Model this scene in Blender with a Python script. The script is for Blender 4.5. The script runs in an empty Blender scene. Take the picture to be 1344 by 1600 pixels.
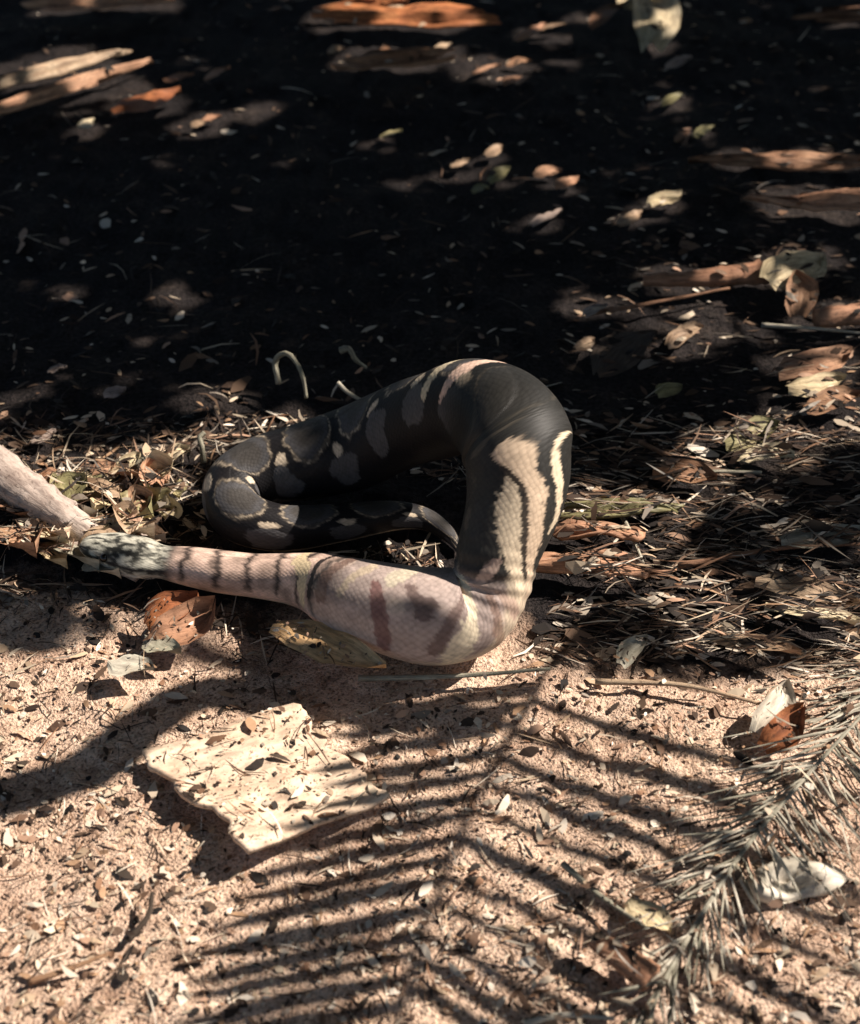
import bpy, math, random
import numpy as np
from mathutils import Vector, Matrix, Quaternion
from mathutils.bvhtree import BVHTree

random.seed(7)
RNG = np.random.default_rng(7)
SC = bpy.context.scene
COL = SC.collection
R = math.radians

# ------------------------------------------------------------------ camera
CAM_H, PITCH, VFOV = 1.5, R(38.0), R(36.0)
cam_data = bpy.data.cameras.new('camera')
cam_data.sensor_fit = 'VERTICAL'
cam_data.angle = VFOV
cam_data.clip_start, cam_data.clip_end = 0.05, 300.0
cam = bpy.data.objects.new('camera', cam_data)
COL.objects.link(cam)
cam.location = (0, 0, CAM_H)
cam.rotation_euler = (math.pi / 2 - PITCH, 0, 0)
SC.camera = cam
cam_data.dof.use_dof = True
cam_data.dof.focus_distance = 2.25
cam_data.dof.aperture_fstop = 2.4
SC.render.resolution_x, SC.render.resolution_y = 860, 1024

# ------------------------------------------------------------------ sky, sun, exposure
SUN_EL = R(45.0)
SUN_AZ = R(76.0)                       # measured from +Y towards +X: behind and to the right
SUNV = np.array([math.cos(SUN_EL) * math.sin(SUN_AZ), math.cos(SUN_EL) * math.cos(SUN_AZ), math.sin(SUN_EL)])
world = bpy.data.worlds.new('World')
SC.world = world
world.use_nodes = True
wn = world.node_tree
bg = wn.nodes['Background']
sky = wn.nodes.new('ShaderNodeTexSky')
sky.sky_type = 'NISHITA'
sky.sun_disc = False
sky.sun_elevation, sky.sun_rotation = SUN_EL, SUN_AZ
wn.links.new(sky.outputs[0], bg.inputs[0])
bg.inputs[1].default_value = 0.05
sun_data = bpy.data.lights.new('sun', 'SUN')
sun_data.energy, sun_data.angle, sun_data.color = 5.0, R(0.45), (1.0, 0.90, 0.80)
sun = bpy.data.objects.new('sun', sun_data)
COL.objects.link(sun)
sun.rotation_euler = Vector(SUNV).to_track_quat('Z', 'Y').to_euler()
sun.location = (3, 2, 6)
SC.view_settings.view_transform = 'Standard'
SC.view_settings.look = 'None'
SC.view_settings.exposure = 0.85
SC.view_settings.gamma = 1.0
SC.view_settings.use_curve_mapping = False

# ------------------------------------------------------------------ picture point -> place on the ground
F = 800.0 / math.tan(VFOV / 2)
FW = np.array([0, math.cos(PITCH), -math.sin(PITCH)])
UP = np.array([0, math.sin(PITCH), math.cos(PITCH)])
def P(px, py, z=0.0):
    d = FW + np.array([(px - 672.0) / F, 0, 0]) + UP * (800.0 - py) / F
    t = (z - CAM_H) / d[2]
    return np.array([d[0] * t, d[1] * t, z])
def to_px(p):
    q = np.asarray(p, float) - np.array([0, 0, CAM_H])
    w = q @ FW
    return 672.0 + F * q[..., 0] / w, 800.0 - F * (q @ UP) / w

# ------------------------------------------------------------------ noise helpers
def vnoise(x, y, seed=0):
    x = np.asarray(x, float); y = np.asarray(y, float)
    xi, yi = np.floor(x).astype(np.int64), np.floor(y).astype(np.int64)
    xf, yf = x - xi, y - yi
    def h(a, b):
        n = (a * 374761393 + b * 668265263 + seed * 974711) & 0x7fffffff
        n = ((n ^ (n >> 13)) * 1274126177) & 0x7fffffff
        return (n & 0xffff) / 65535.0
    u, v = xf * xf * (3 - 2 * xf), yf * yf * (3 - 2 * yf)
    return (h(xi, yi) * (1 - u) + h(xi + 1, yi) * u) * (1 - v) + (h(xi, yi + 1) * (1 - u) + h(xi + 1, yi + 1) * u) * v
def gz(x, y):                          # height of the ground
    x, y = np.asarray(x, float), np.asarray(y, float)
    fine = 0.007 * (vnoise(x * 30, y * 30, 6) - .5) + 0.005 * (vnoise(x * 70, y * 70, 7) - .5)
    return -0.012 + 0.018 * (vnoise(np.asarray(x) * 3.1, np.asarray(y) * 3.1, 3) - .5) + 0.008 * (vnoise(np.asarray(x) * 14, np.asarray(y) * 14, 5) - .5) + fine

# ------------------------------------------------------------------ materials
def new_mat(name):
    m = bpy.data.materials.new(name); m.use_nodes = True
    return m, m.node_tree.nodes, m.node_tree.links, m.node_tree.nodes['Principled BSDF']
def ramp(nodes, stops):
    r = nodes.new('ShaderNodeValToRGB')
    e = r.color_ramp.elements
    while len(e) < len(stops): e.new(0.5)
    for k, (p, c) in enumerate(stops):
        e[k].position = p; e[k].color = (*c, 1)
    return r
def noise(nodes, scale, detail=4, rough=.6):
    n = nodes.new('ShaderNodeTexNoise')
    n.inputs['Scale'].default_value = scale; n.inputs['Detail'].default_value = detail; n.inputs['Roughness'].default_value = rough
    return n
def mix(nodes, links, fac, a, b, mode='MIX'):
    n = nodes.new('ShaderNodeMix'); n.data_type = 'RGBA'; n.blend_type = mode
    for sock, v in ((n.inputs[0], fac), (n.inputs[6], a), (n.inputs[7], b)):
        if hasattr(v, 'links'): links.new(v, sock)
        elif isinstance(v, (int, float)): sock.default_value = v
        else: sock.default_value = (*v, 1)
    return n.outputs[2]
def bump(nodes, links, height, bsdf, dist=.002, strength=.6):
    b = nodes.new('ShaderNodeBump'); b.inputs['Distance'].default_value = dist; b.inputs['Strength'].default_value = strength
    links.new(height, b.inputs['Height']); links.new(b.outputs[0], bsdf.inputs['Normal'])

def soil_mat():
    """pale sandy soil in front, darker behind where shade is put into the colour"""
    m, n, l, b = new_mat('sandy soil with painted shade')
    g = n.new('ShaderNodeNewGeometry')
    def nz(sc, d, r_):
        q = noise(n, sc, d, r_); l.new(g.outputs['Position'], q.inputs['Vector']); return q.outputs[0]
    a, c, big, mid, grit = nz(9, 8, .65), nz(130, 3, .6), nz(3.2, 6, .65), nz(26, 6, .7), nz(260, 2, .6)
    back_shade = ramp(n, [(.3, (.011, .010, .0115)), (.55, (.025, .021, .0205)), (.75, (.052, .041, .035))]); l.new(a, back_shade.inputs[0])  # near-black ramp puts the shade at the back into the soil colour
    sand = ramp(n, [(.28, (.26, .17, .12)), (.42, (.50, .36, .265)), (.56, (.64, .48, .365)), (.74, (.70, .56, .45))]); l.new(mid, sand.inputs[0])
    dirt = ramp(n, [(.32, (.42, .36, .34)), (.43, (.9, .87, .86)), (.7, (1.15, 1.12, 1.1))]); l.new(c, dirt.inputs[0])
    gr = ramp(n, [(.34, (.5, .45, .43)), (.44, (1, 1, 1)), (.68, (1.22, 1.2, 1.18))]); l.new(grit, gr.inputs[0])
    sc = mix(n, l, 1.0, mix(n, l, .85, sand.outputs[0], dirt.outputs[0], 'MULTIPLY'), gr.outputs[0], 'MULTIPLY')
    tone = ramp(n, [(.3, (.72, .66, .64)), (.5, (1, 1, 1)), (.7, (1.1, 1.1, 1.08))]); l.new(a, tone.inputs[0])
    sc = mix(n, l, 1.0, sc, tone.outputs[0], 'MULTIPLY')
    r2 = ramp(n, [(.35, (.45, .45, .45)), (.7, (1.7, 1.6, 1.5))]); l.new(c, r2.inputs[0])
    mc = mix(n, l, 1.0, back_shade.outputs[0], r2.outputs[0], 'MULTIPLY')
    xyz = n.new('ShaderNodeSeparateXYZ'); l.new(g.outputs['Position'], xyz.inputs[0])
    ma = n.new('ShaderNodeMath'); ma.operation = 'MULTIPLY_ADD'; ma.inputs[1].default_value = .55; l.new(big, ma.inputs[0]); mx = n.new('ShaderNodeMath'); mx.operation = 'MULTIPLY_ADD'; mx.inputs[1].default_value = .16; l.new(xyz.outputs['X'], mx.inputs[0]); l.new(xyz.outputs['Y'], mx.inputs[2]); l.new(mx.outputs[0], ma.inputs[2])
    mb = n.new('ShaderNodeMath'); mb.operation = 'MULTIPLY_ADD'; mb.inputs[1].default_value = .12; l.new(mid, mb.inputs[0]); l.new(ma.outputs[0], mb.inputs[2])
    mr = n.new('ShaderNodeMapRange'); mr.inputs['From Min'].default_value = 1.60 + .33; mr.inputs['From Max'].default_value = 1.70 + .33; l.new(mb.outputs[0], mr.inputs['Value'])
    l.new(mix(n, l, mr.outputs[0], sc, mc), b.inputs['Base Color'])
    b.inputs['Roughness'].default_value = .95; b.inputs['Specular IOR Level'].default_value = .12
    ad = n.new('ShaderNodeMath'); ad.operation = 'MULTIPLY_ADD'; ad.inputs[1].default_value = .5; l.new(grit, ad.inputs[0]); l.new(c, ad.inputs[2])
    bump(n, l, ad.outputs[0], b, .008, .8)
    return m

def dry_mat(name, stops, streak=40.0, rough=.7, spots=(.05, .03, .02), spotamt=.55, trans=0.0, spec=.3):
    """dry plant stuff: colour varies from piece to piece, fibres run along u, blotches and specks over it"""
    m, n, l, b = new_mat(name)
    uv = n.new('ShaderNodeUVMap')
    mp = n.new('ShaderNodeMapping'); mp.inputs['Scale'].default_value = (3, streak, 1); l.new(uv.outputs[0], mp.inputs[0])
    oi = n.new('ShaderNodeObjectInfo')
    ad = n.new('ShaderNodeVectorMath'); ad.operation = 'ADD'
    l.new(mp.outputs[0], ad.inputs[0])
    cx = n.new('ShaderNodeCombineXYZ'); ml = n.new('ShaderNodeMath'); ml.operation = 'MULTIPLY'; ml.inputs[1].default_value = 57
    l.new(oi.outputs['Random'], ml.inputs[0]); l.new(ml.outputs[0], cx.inputs[2]); l.new(cx.outputs[0], ad.inputs[1])
    s = noise(n, 1.0, 4, .6); l.new(ad.outputs[0], s.inputs['Vector'])
    tc = n.new('ShaderNodeTexCoord')
    g = n.new('ShaderNodeNewGeometry')
    blot = noise(n, 16, 5, .65); l.new(g.outputs['Position'], blot.inputs['Vector'])
    speck = noise(n, 150, 3, .7); l.new(g.outputs['Position'], speck.inputs['Vector'])
    r = ramp(n, stops)
    av = n.new('ShaderNodeMath'); av.operation = 'MULTIPLY_ADD'; av.inputs[1].default_value = .45
    l.new(oi.outputs['Random'], av.inputs[0])
    sb = n.new('ShaderNodeMath'); sb.operation = 'SUBTRACT'; sb.inputs[1].default_value = .22
    l.new(blot.outputs[0], sb.inputs[0]); l.new(sb.outputs[0], av.inputs[2]); l.new(av.outputs[0], r.inputs[0])
    rs = ramp(n, [(.3, (.55, .5, .48)), (.62, (1.2, 1.18, 1.15))]); l.new(s.outputs[0], rs.inputs[0])
    c = mix(n, l, 1.0, r.outputs[0], rs.outputs[0], 'MULTIPLY')
    rk = ramp(n, [(.57, (0, 0, 0)), (.66, (1, 1, 1))]); l.new(speck.outputs[0], rk.inputs[0])
    mm = n.new('ShaderNodeMath'); mm.operation = 'MULTIPLY'; mm.inputs[1].default_value = spotamt; l.new(rk.outputs[0], mm.inputs[0])
    c = mix(n, l, mm.outputs[0], c, spots)
    l.new(c, b.inputs['Base Color'])
    b.inputs['Roughness'].default_value = rough; b.inputs['Specular IOR Level'].default_value = spec
    bump(n, l, s.outputs[0], b, .003, .7)
    return m

M = {}
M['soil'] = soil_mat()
M['palm'] = dry_mat('dead palm leaflet', [(.05, (.17, .105, .075)), (.3, (.40, .27, .20)), (.55, (.57, .43, .33)), (.85, (.68, .57, .47))], 34)
M['sheath'] = dry_mat('dry leaf sheath', [(.1, (.34, .22, .14)), (.4, (.56, .40, .27)), (.65, (.66, .50, .36)), (.9, (.70, .57, .43))], 26, .75, (.06, .035, .02), .7)
M['slab'] = dry_mat('pale yellow tan bark', [(.1, (.34, .22, .145)), (.35, (.54, .385, .265)), (.6, (.66, .50, .365)), (.9, (.72, .59, .46))], 7, .85, (.10, .06, .04), .75)
M['yellow'] = dry_mat('yellow tan leaf', [(.1, (.46, .25, .11)), (.5, (.64, .40, .19)), (.9, (.74, .53, .31))], 8, .6, (.15, .08, .03), .4)
M['rib'] = dry_mat('dry rib', [(.1, (.2, .13, .08)), (.6, (.42, .3, .2)), (.9, (.5, .4, .28))], 8, .6)
M['needle'] = dry_mat('grey needle leaflet', [(.05, (.13, .125, .09)), (.35, (.27, .26, .20)), (.65, (.46, .43, .35)), (.95, (.62, .59, .5))], 6, .6, (.1, .08, .06), .3)
M['petiole'] = dry_mat('pink brown petiole', [(.1, (.26, .13, .075)), (.5, (.42, .23, .14)), (.9, (.52, .33, .21))], 10, .7)
M['orange'] = dry_mat('orange dead leaf', [(.1, (.22, .07, .03)), (.5, (.42, .16, .065)), (.9, (.55, .26, .1))], 8, .6)
M['brown'] = dry_mat('brown dead leaf', [(.1, (.12, .06, .035)), (.5, (.26, .14, .08)), (.9, (.42, .27, .16))], 8, .7)
M['cream'] = dry_mat('cream dead leaf', [(.1, (.42, .33, .2)), (.5, (.58, .48, .3)), (.9, (.7, .62, .45))], 8, .6, (.15, .1, .06), .35)
M['green'] = dry_mat('olive leaf', [(.1, (.14, .13, .06)), (.5, (.26, .24, .12)), (.9, (.42, .36, .2))], 8, .5)
M['grey'] = dry_mat('grey weathered wood', [(.1, (.2, .15, .125)), (.5, (.36, .29, .25)), (.9, (.5, .43, .38))], 12, .8)
M['white'] = dry_mat('bleached husk', [(.1, (.5, .45, .36)), (.5, (.64, .59, .49)), (.9, (.72, .68, .6))], 6, .5, (.3, .25, .2), .25)
M['bark'] = dry_mat('bark', [(.1, (.03, .022, .016)), (.5, (.06, .045, .034)), (.9, (.11, .085, .065))], 10, .9)
M['foliage'] = dry_mat('tree foliage', [(.1, (.03, .06, .018)), (.5, (.045, .085, .025)), (.9, (.07, .11, .03))], 6, .6, (.02, .03, .01), .2)

def litter_mat():
    m, n, l, b = new_mat('mixed leaf crumbs')
    a = n.new('ShaderNodeAttribute'); a.attribute_name = 'tint'
    l.new(a.outputs['Color'], b.inputs['Base Color']); b.inputs['Roughness'].default_value = .75
    b.inputs['Specular IOR Level'].default_value = .25
    return m
M['litter'] = litter_mat()

# ------------------------------------------------------------------ object helpers
def mesh(name, verts, faces, uvs=None, smooth=True):
    me = bpy.data.meshes.new(name)
    me.from_pydata([tuple(map(float, v)) for v in verts], [], [tuple(map(int, f)) for f in faces])
    if uvs is not None:
        lay = me.uv_layers.new(name='UVMap')
        idx = np.empty(len(me.loops), dtype=np.int32); me.loops.foreach_get('vertex_index', idx)
        lay.data.foreach_set('uv', np.asarray(uvs, float)[idx].ravel())
    if smooth: me.polygons.foreach_set('use_smooth', [True] * len(me.polygons))
    me.update()
    return me
def obj(name, me, mat, parent=None):
    if mat is not None and not me.materials: me.materials.append(M[mat] if isinstance(mat, str) else mat)
    o = bpy.data.objects.new(name, me); COL.objects.link(o)
    if parent: o.parent = parent
    return o
def tag(o, label, cat, group=None, kind=None):
    if label: o['label'] = label
    if cat: o['category'] = cat
    if group: o['group'] = group
    if kind: o['kind'] = kind
    return o
def thing(name, label, cat, loc=(0, 0, 0), group=None):
    o = bpy.data.objects.new(name, None); COL.objects.link(o); o.empty_display_size = .05
    o.location = loc
    return tag(o, label, cat, group)

SOLIDS = []                              # triangles that crumbs can settle on (world space)
def settle(o, off=None):
    mw = o.matrix_basis if o.parent is None else Matrix.Translation(o.parent.location) @ o.matrix_basis
    SOLIDS.append(([tuple(mw @ v.co) for v in o.data.vertices], [tuple(p.vertices) for p in o.data.polygons]))

def blade(L, W, seg=8, fold=.3, droop=0., curl=0., tip=.25, base=.55, wav=0., seed=0, cross=(-1, 0, 1), lift=0.):
    """a leaf: runs along +X, folded along its middle, base at the origin"""
    rr = np.random.default_rng(seed)
    V, UV, Fc = [], [], []
    for i in range(seg + 1):
        t = i / seg
        w = W * .5 * min(1.0, (base + (1 - base) * min(1, t / .25))) * (1 - max(0, (t - (1 - tip)) / tip) ** 1.6 * .97)
        side = wav * math.sin(t * 5 + seed) * W
        for c in cross:
            z = ((1 - abs(c)) if len(cross) != 4 else {-1: 0, -.3: .95, .25: .62, 1: .12}[c]) * fold * W * .5 * (1 - .3 * t) + lift * L * math.sin(t * math.pi) - droop * L * t * t + curl * (abs(c) ** 2) * W * t + rr.normal(0, .03) * W
            V.append((L * t, c * w * (1 + (.18 * rr.normal() if len(cross) == 4 and abs(c) == 1 else 0)) + side, z)); UV.append((t * L * 10, c * .5 * W / .05 + .5))
    nc = len(cross)
    for i in range(seg):
        for k in range(nc - 1):
            a = i * nc + k
            Fc.append((a, a + nc, a + nc + 1, a + 1))
    return np.array(V), Fc, UV

def tube(pts, rad, nseg=10, squash=1.0, rough=0., seed=0, cap=True):
    pts = np.asarray(pts, float); n = len(pts)
    rad = np.broadcast_to(np.asarray(rad, float), (n,)) if np.ndim(rad) else np.full(n, rad)
    rr = np.random.default_rng(seed)
    V, UV, Fc = [], [], []
    T = np.gradient(pts, axis=0); T /= np.linalg.norm(T, axis=1)[:, None]
    up = np.array([0, 0, 1.0]) if abs(T[0][2]) < .9 else np.array([1.0, 0, 0])
    Ls = np.concatenate([[0], np.cumsum(np.linalg.norm(np.diff(pts, axis=0), axis=1))])
    for i in range(n):
        s = np.cross(T[i], up); s /= np.linalg.norm(s); u = np.cross(s, T[i])
        up = u
        for k in range(nseg):
            a = 2 * math.pi * k / nseg
            r = rad[i] * (1 + rr.normal(0, rough))
            V.append(pts[i] + s * math.cos(a) * r + u * math.sin(a) * r * squash); UV.append((Ls[i] * 10, k / nseg * 2))
    for i in range(n - 1):
        for k in range(nseg):
            a, b = i * nseg + k, i * nseg + (k + 1) % nseg
            Fc.append((a, b, b + nseg, a + nseg))
    if cap:
        V.append(pts[0]); UV.append((0, 0)); V.append(pts[-1]); UV.append((Ls[-1] * 10, 0))
        c0, c1 = len(V) - 2, len(V) - 1
        for k in range(nseg):
            Fc.append((c0, (k + 1) % nseg, k)); Fc.append((c1, (n - 1) * nseg + k, (n - 1) * nseg + (k + 1) % nseg))
    return np.array(V), Fc, UV

def catmull(K, n):
    K = np.asarray(K, float)
    K = np.vstack([2 * K[0] - K[1], K, 2 * K[-1] - K[-2]])
    out = []
    m = len(K) - 3
    for i in range(m):
        p0, p1, p2, p3 = K[i:i + 4]
        for t in np.linspace(0, 1, n, endpoint=False):
            out.append(.5 * (2 * p1 + (p2 - p0) * t + (2 * p0 - 5 * p1 + 4 * p2 - p3) * t * t + (3 * p1 - p0 - 3 * p2 + p3) * t ** 3))
    out.append(K[-2])
    return np.array(out)

# ------------------------------------------------------------------ ground
def build_ground():
    xs = np.unique(np.concatenate([np.linspace(-80, -3, 20), np.linspace(-3, -1, 40), np.linspace(-1, 1, 280), np.linspace(1, 3, 40), np.linspace(3, 80, 20)]))
    ys = np.unique(np.concatenate([np.linspace(-60, 0, 14), np.linspace(0, .8, 20), np.linspace(.8, 2.2, 200), np.linspace(2.2, 7, 120), np.linspace(7, 110, 24)]))
    X, Y = np.meshgrid(xs, ys)
    Z = gz(X, Y)
    V = np.stack([X, Y, Z], -1).reshape(-1, 3)
    nx = len(xs)
    Fc = [(j * nx + i, j * nx + i + 1, (j + 1) * nx + i + 1, (j + 1) * nx + i) for j in range(len(ys) - 1) for i in range(nx - 1)]
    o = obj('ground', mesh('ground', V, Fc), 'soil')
    tag(o, 'sandy littered forest floor with darker soil behind, shade put into its colour', None, kind='structure')
    settle(o)
build_ground()

# ------------------------------------------------------------------ drawn mask of sunlit ground, used to shape the unseen crown
def sunfoot(p):                         # where the ray of sun through p meets the ground
    p = np.asarray(p, float)
    return p[..., :2] - SUNV[:2] * (p[..., 2:3] / SUNV[2])
GX0, GX1, GY0, GY1, GS = -4.2, 3.8, .4, 7.6, .01
gxs = np.arange(GX0, GX1, GS); gys = np.arange(GY0, GY1, GS)
GXX, GYY = np.meshgrid(gxs, gys)
def inpoly(poly, X, Y):
    ins = np.zeros(X.shape, bool); n = len(poly)
    for i in range(n):
        x1, y1 = poly[i]; x2, y2 = poly[(i + 1) % n]
        c = ((y1 > Y) != (y2 > Y)) & (X < (x2 - x1) * (Y - y1) / (y2 - y1 + 1e-12) + x1)
        ins ^= c
    return ins
WX = GXX + .05 * (vnoise(GXX * 9, GYY * 9, 11) - .5) + .03 * (vnoise(GXX * 25, GYY * 25, 12) - .5)
WY = GYY + .07 * (vnoise(GXX * 9, GYY * 9, 13) - .5) + .04 * (vnoise(GXX * 25, GYY * 25, 14) - .5)
def poly_ground(pts, z=0.):
    return [tuple(sunfoot(P(x, y, z))) for x, y in pts]
def blob(px, py, rx, ry, z=0., rot=0.):
    c = sunfoot(P(px, py, z)); ex = sunfoot(P(px + 10, py, z)) - c; ey = sunfoot(P(px, py - 10, z)) - c
    sx, sy = np.linalg.norm(ex) / 10 * rx, np.linalg.norm(ey) / 10 * ry
    a, b = WX - c[0], WY - c[1]
    ca, sa = math.cos(rot), math.sin(rot)
    return ((a * ca + b * sa) / sx) ** 2 + ((-a * sa + b * ca) / sy) ** 2 < 1
LIT = inpoly(poly_ground([(-220, 690), (0, 712), (230, 690), (300, 690), (300, 800), (250, 852), (420, 842), (560, 826), (700, 872), (850, 770), (890, 768),
      (1000, 785), (1015, 850), (960, 930), (850, 1000), (880, 1070), (1050, 1072), (1200, 1050), (1344, 1030), (2300, 960), (3000, 3600), (-900, 3600), (-560, 1300)]), WX, WY)
LIT |= inpoly(poly_ground([(770, 715), (840, 665), (960, 650), (980, 800), (900, 960), (680, 980), (740, 850)], .2), WX, WY)
LIT &= ~inpoly(poly_ground([(235, 1040), (330, 975), (560, 1020), (750, 1035), (640, 1090), (500, 1085), (330, 1080), (265, 1120), (215, 1185), (120, 1225), (0, 1250), (-200, 1290), (-200, 1250), (0, 1205), (130, 1172), (185, 1105)]), WX, WY)
LIT |= inpoly(poly_ground([(765, 790), (920, 740), (930, 960), (680, 1000), (700, 900), (755, 850)], .12), WX, WY)
LIT |= inpoly(poly_ground([(230, 852), (420, 850), (560, 868), (700, 890), (840, 900), (840, 1010), (560, 1010), (230, 930)], .09), WX, WY)
LIT &= ~inpoly(poly_ground([(-200, 905), (120, 905), (235, 945), (330, 985), (440, 985), (470, 1030), (330, 1050), (240, 1040), (180, 1000), (-200, 1010)]), WX, WY)
for a in [(700, 1110, 120, 26), (780, 1180, 50, 30), (100, 965, 150, 42), (950, 990, 90, 30), (380, 1370, 70, 34), (300, 1250, 40, 16), (1100, 1060, 60, 10)]:
    LIT &= ~blob(*a)
FLECKS = [(90, 110, 100, 26), (120, 140, 110, 16), (235, 160, 50, 20), (135, 195, 20, 9), (320, 188, 30, 12), (90, 10, 40, 16), (200, 5, 80, 12),
          (620, 25, 140, 26), (560, 8, 40, 10), (610, 85, 80, 24), (690, 75, 40, 14), (780, 105, 50, 18), (860, 45, 50, 10), (1020, 45, 28, 40),
          (950, 22, 40, 14), (990, 8, 16, 10), (1050, 158, 22, 8), (1100, 208, 18, 7), (1200, 250, 80, 18), (1290, 240, 50, 12), (1280, 310, 90, 24),
          (1040, 314, 24, 12), (985, 344, 20, 8), (720, 258, 16, 10), (772, 238, 16, 9), (780, 275, 22, 8), (855, 272, 26, 10), (885, 290, 20, 8), (610, 212, 18, 8),
          (1110, 434, 100, 18), (1242, 412, 42, 26), (1310, 492, 50, 18), (1090, 470, 60, 8), (930, 470, 40, 14), (1070, 525, 40, 14), (1180, 500, 60, 14),
          (1270, 570, 70, 22), (1280, 640, 80, 26), (1180, 690, 80, 26), (1090, 730, 90, 18), (1150, 790, 60, 10), (1270, 900, 80, 26), (1230, 960, 100, 16),
          (1110, 990, 60, 16), (900, 540, 30, 8), (855, 345, 24, 10), (1320, 25, 50, 8), (270, 245, 16, 6), (90, 580, 20, 8), (180, 615, 22, 8), (70, 686, 24, 8),
          (900, 98, 10, 8), (1000, 900, 40, 14), (1100, 925, 40, 10), (1040, 800, 50, 14), (1300, 830, 60, 10)]
for f in FLECKS:
    LIT |= blob(*f)
LIT |= blob(515, 1018, 115, 34, .045)
LIT |= blob(275, 965, 55, 34, .03)
LIT |= blob(1215, 1085, 60, 50, .03)
for f in [(650, 618, 20, 40, .23), (690, 600, 22, 46, .25), (455, 580, 30, 34, .1), (545, 552, 22, 20, .1), (540, 605, 30, 10, .1), (318, 690, 16, 20, .05), (860, 600, 20, 30, .3)]:
    LIT |= blob(*f)
# loose flecks all through the shade, as under any tree
sp = vnoise(GXX * 16, GYY * 16, 21) * .6 + vnoise(GXX * 34, GYY * 34, 22) * .4
LIT |= (sp > .84)

def lit_at(x, y):
    i = ((np.asarray(x) - GX0) / GS).astype(int); j = ((np.asarray(y) - GY0) / GS).astype(int)
    ok = (i >= 0) & (j >= 0) & (i < LIT.shape[1]) & (j < LIT.shape[0])
    return np.where(ok, LIT[np.clip(j, 0, LIT.shape[0] - 1), np.clip(i, 0, LIT.shape[1] - 1)], False)

def build_tree():
    root = thing('broadleaf_tree', 'unseen leafy tree with its low crown shaped to shade the back of the forest floor', 'tree', (5.6, 6.4, 0))
    base = np.array([5.6, 6.4, 0])
    def limb(name, K, r0, r1, par):
        p = catmull(K, 8); rad = np.linspace(r0, r1, len(p))
        v, f, uv = tube(p - base, rad, 10, rough=.05, seed=len(name))
        return obj(name, mesh(name, v, f, uv), 'bark', par)
    limb('trunk', [(5.6, 6.4, -.05), (5.55, 6.35, .6), (5.4, 6.2, 1.5), (5.1, 6.0, 2.6), (4.6, 5.9, 3.4)], .16, .07, root)
    for K in ([(5.4, 6.2, 1.5), (4.3, 5.4, 2.1), (3.0, 4.4, 2.25), (1.6, 3.7, 2.2)], [(5.1, 6.0, 2.5), (3.6, 6.2, 2.6), (2.0, 5.9, 2.5), (.3, 5.2, 2.4)],
              [(5.3, 6.1, 1.9), (4.6, 4.4, 2.3), (3.5, 3.2, 2.3), (2.6, 2.9, 2.2)], [(2.0, 5.9, 2.5), (.6, 6.6, 2.5), (-1.2, 6.4, 2.5)], [(3.0, 4.4, 2.25), (1.2, 4.9, 2.4), (-.8, 4.4, 2.3)]):
        limb('limb', K, .05, .012, root)
    N = 260000
    L = RNG.uniform(.07, .15, N); W = L * RNG.uniform(.36, .5, N)
    z = RNG.uniform(1.75, 2.75, N)
    g = np.stack([RNG.uniform(GX0, GX1, N), RNG.uniform(-2.2, GY1, N)], 1)
    z = np.where(g[:, 1] < 1.1, z + .5, z)  # raised leaves added overhead and behind the camera to cut sky light
    c = np.stack([g[:, 0] + SUNV[0] / SUNV[2] * z, g[:, 1] + SUNV[1] / SUNV[2] * z, z], 1)
    az = RNG.uniform(0, 2 * math.pi, N); tilt = RNG.normal(-.25, .35, N); roll = RNG.normal(0, .5, N)
    d = np.stack([np.cos(az) * np.cos(tilt), np.sin(az) * np.cos(tilt), np.sin(tilt)], 1)
    h = np.stack([-np.sin(az), np.cos(az), np.zeros(N)], 1)
    nrm = np.cross(d, h)
    s = h * np.cos(roll)[:, None] + nrm * np.sin(roll)[:, None]
    pts = [c - d * L[:, None] * .5, c + s * W[:, None] * .5 - d * L[:, None] * .05, c + d * L[:, None] * .5, c - s * W[:, None] * .5 - d * L[:, None] * .05]
    bad = np.zeros(N, bool)
    for q in pts + [c, (pts[0] + pts[1]) / 2, (pts[1] + pts[2]) / 2, (pts[2] + pts[3]) / 2, (pts[3] + pts[0]) / 2]:
        f = sunfoot(q); bad |= lit_at(f[:, 0], f[:, 1])
    front = (g[:, 1] < 1.1) & (g[:, 0] > -1.0) & (g[:, 0] < 1.6)
    ok = ~bad & ~front  # crown keeps only leaves that fit the drawn sun mask
    pts = [p[ok] for p in pts]; n = ok.sum()
    print('crown leaves', n)
    V = np.stack(pts, 1).reshape(-1, 3) - base
    Fc = np.arange(n * 4).reshape(-1, 4)
    uv = np.tile(np.array([[0, .5], [.5, 1], [1, .5], [.5, 0]]), (n, 1))
    me = bpy.data.meshes.new('crown'); me.vertices.add(n * 4); me.vertices.foreach_set('co', V.ravel())
    me.loops.add(n * 4); me.loops.foreach_set('vertex_index', Fc.ravel())
    me.polygons.add(n); me.polygons.foreach_set('loop_start', np.arange(0, n * 4, 4)); me.polygons.foreach_set('loop_total', np.full(n, 4))
    me.update(calc_edges=True)
    lay = me.uv_layers.new(name='UVMap'); lay.data.foreach_set('uv', uv.ravel())
    o = obj('crown', me, 'foliage', root)
build_tree()

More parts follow.
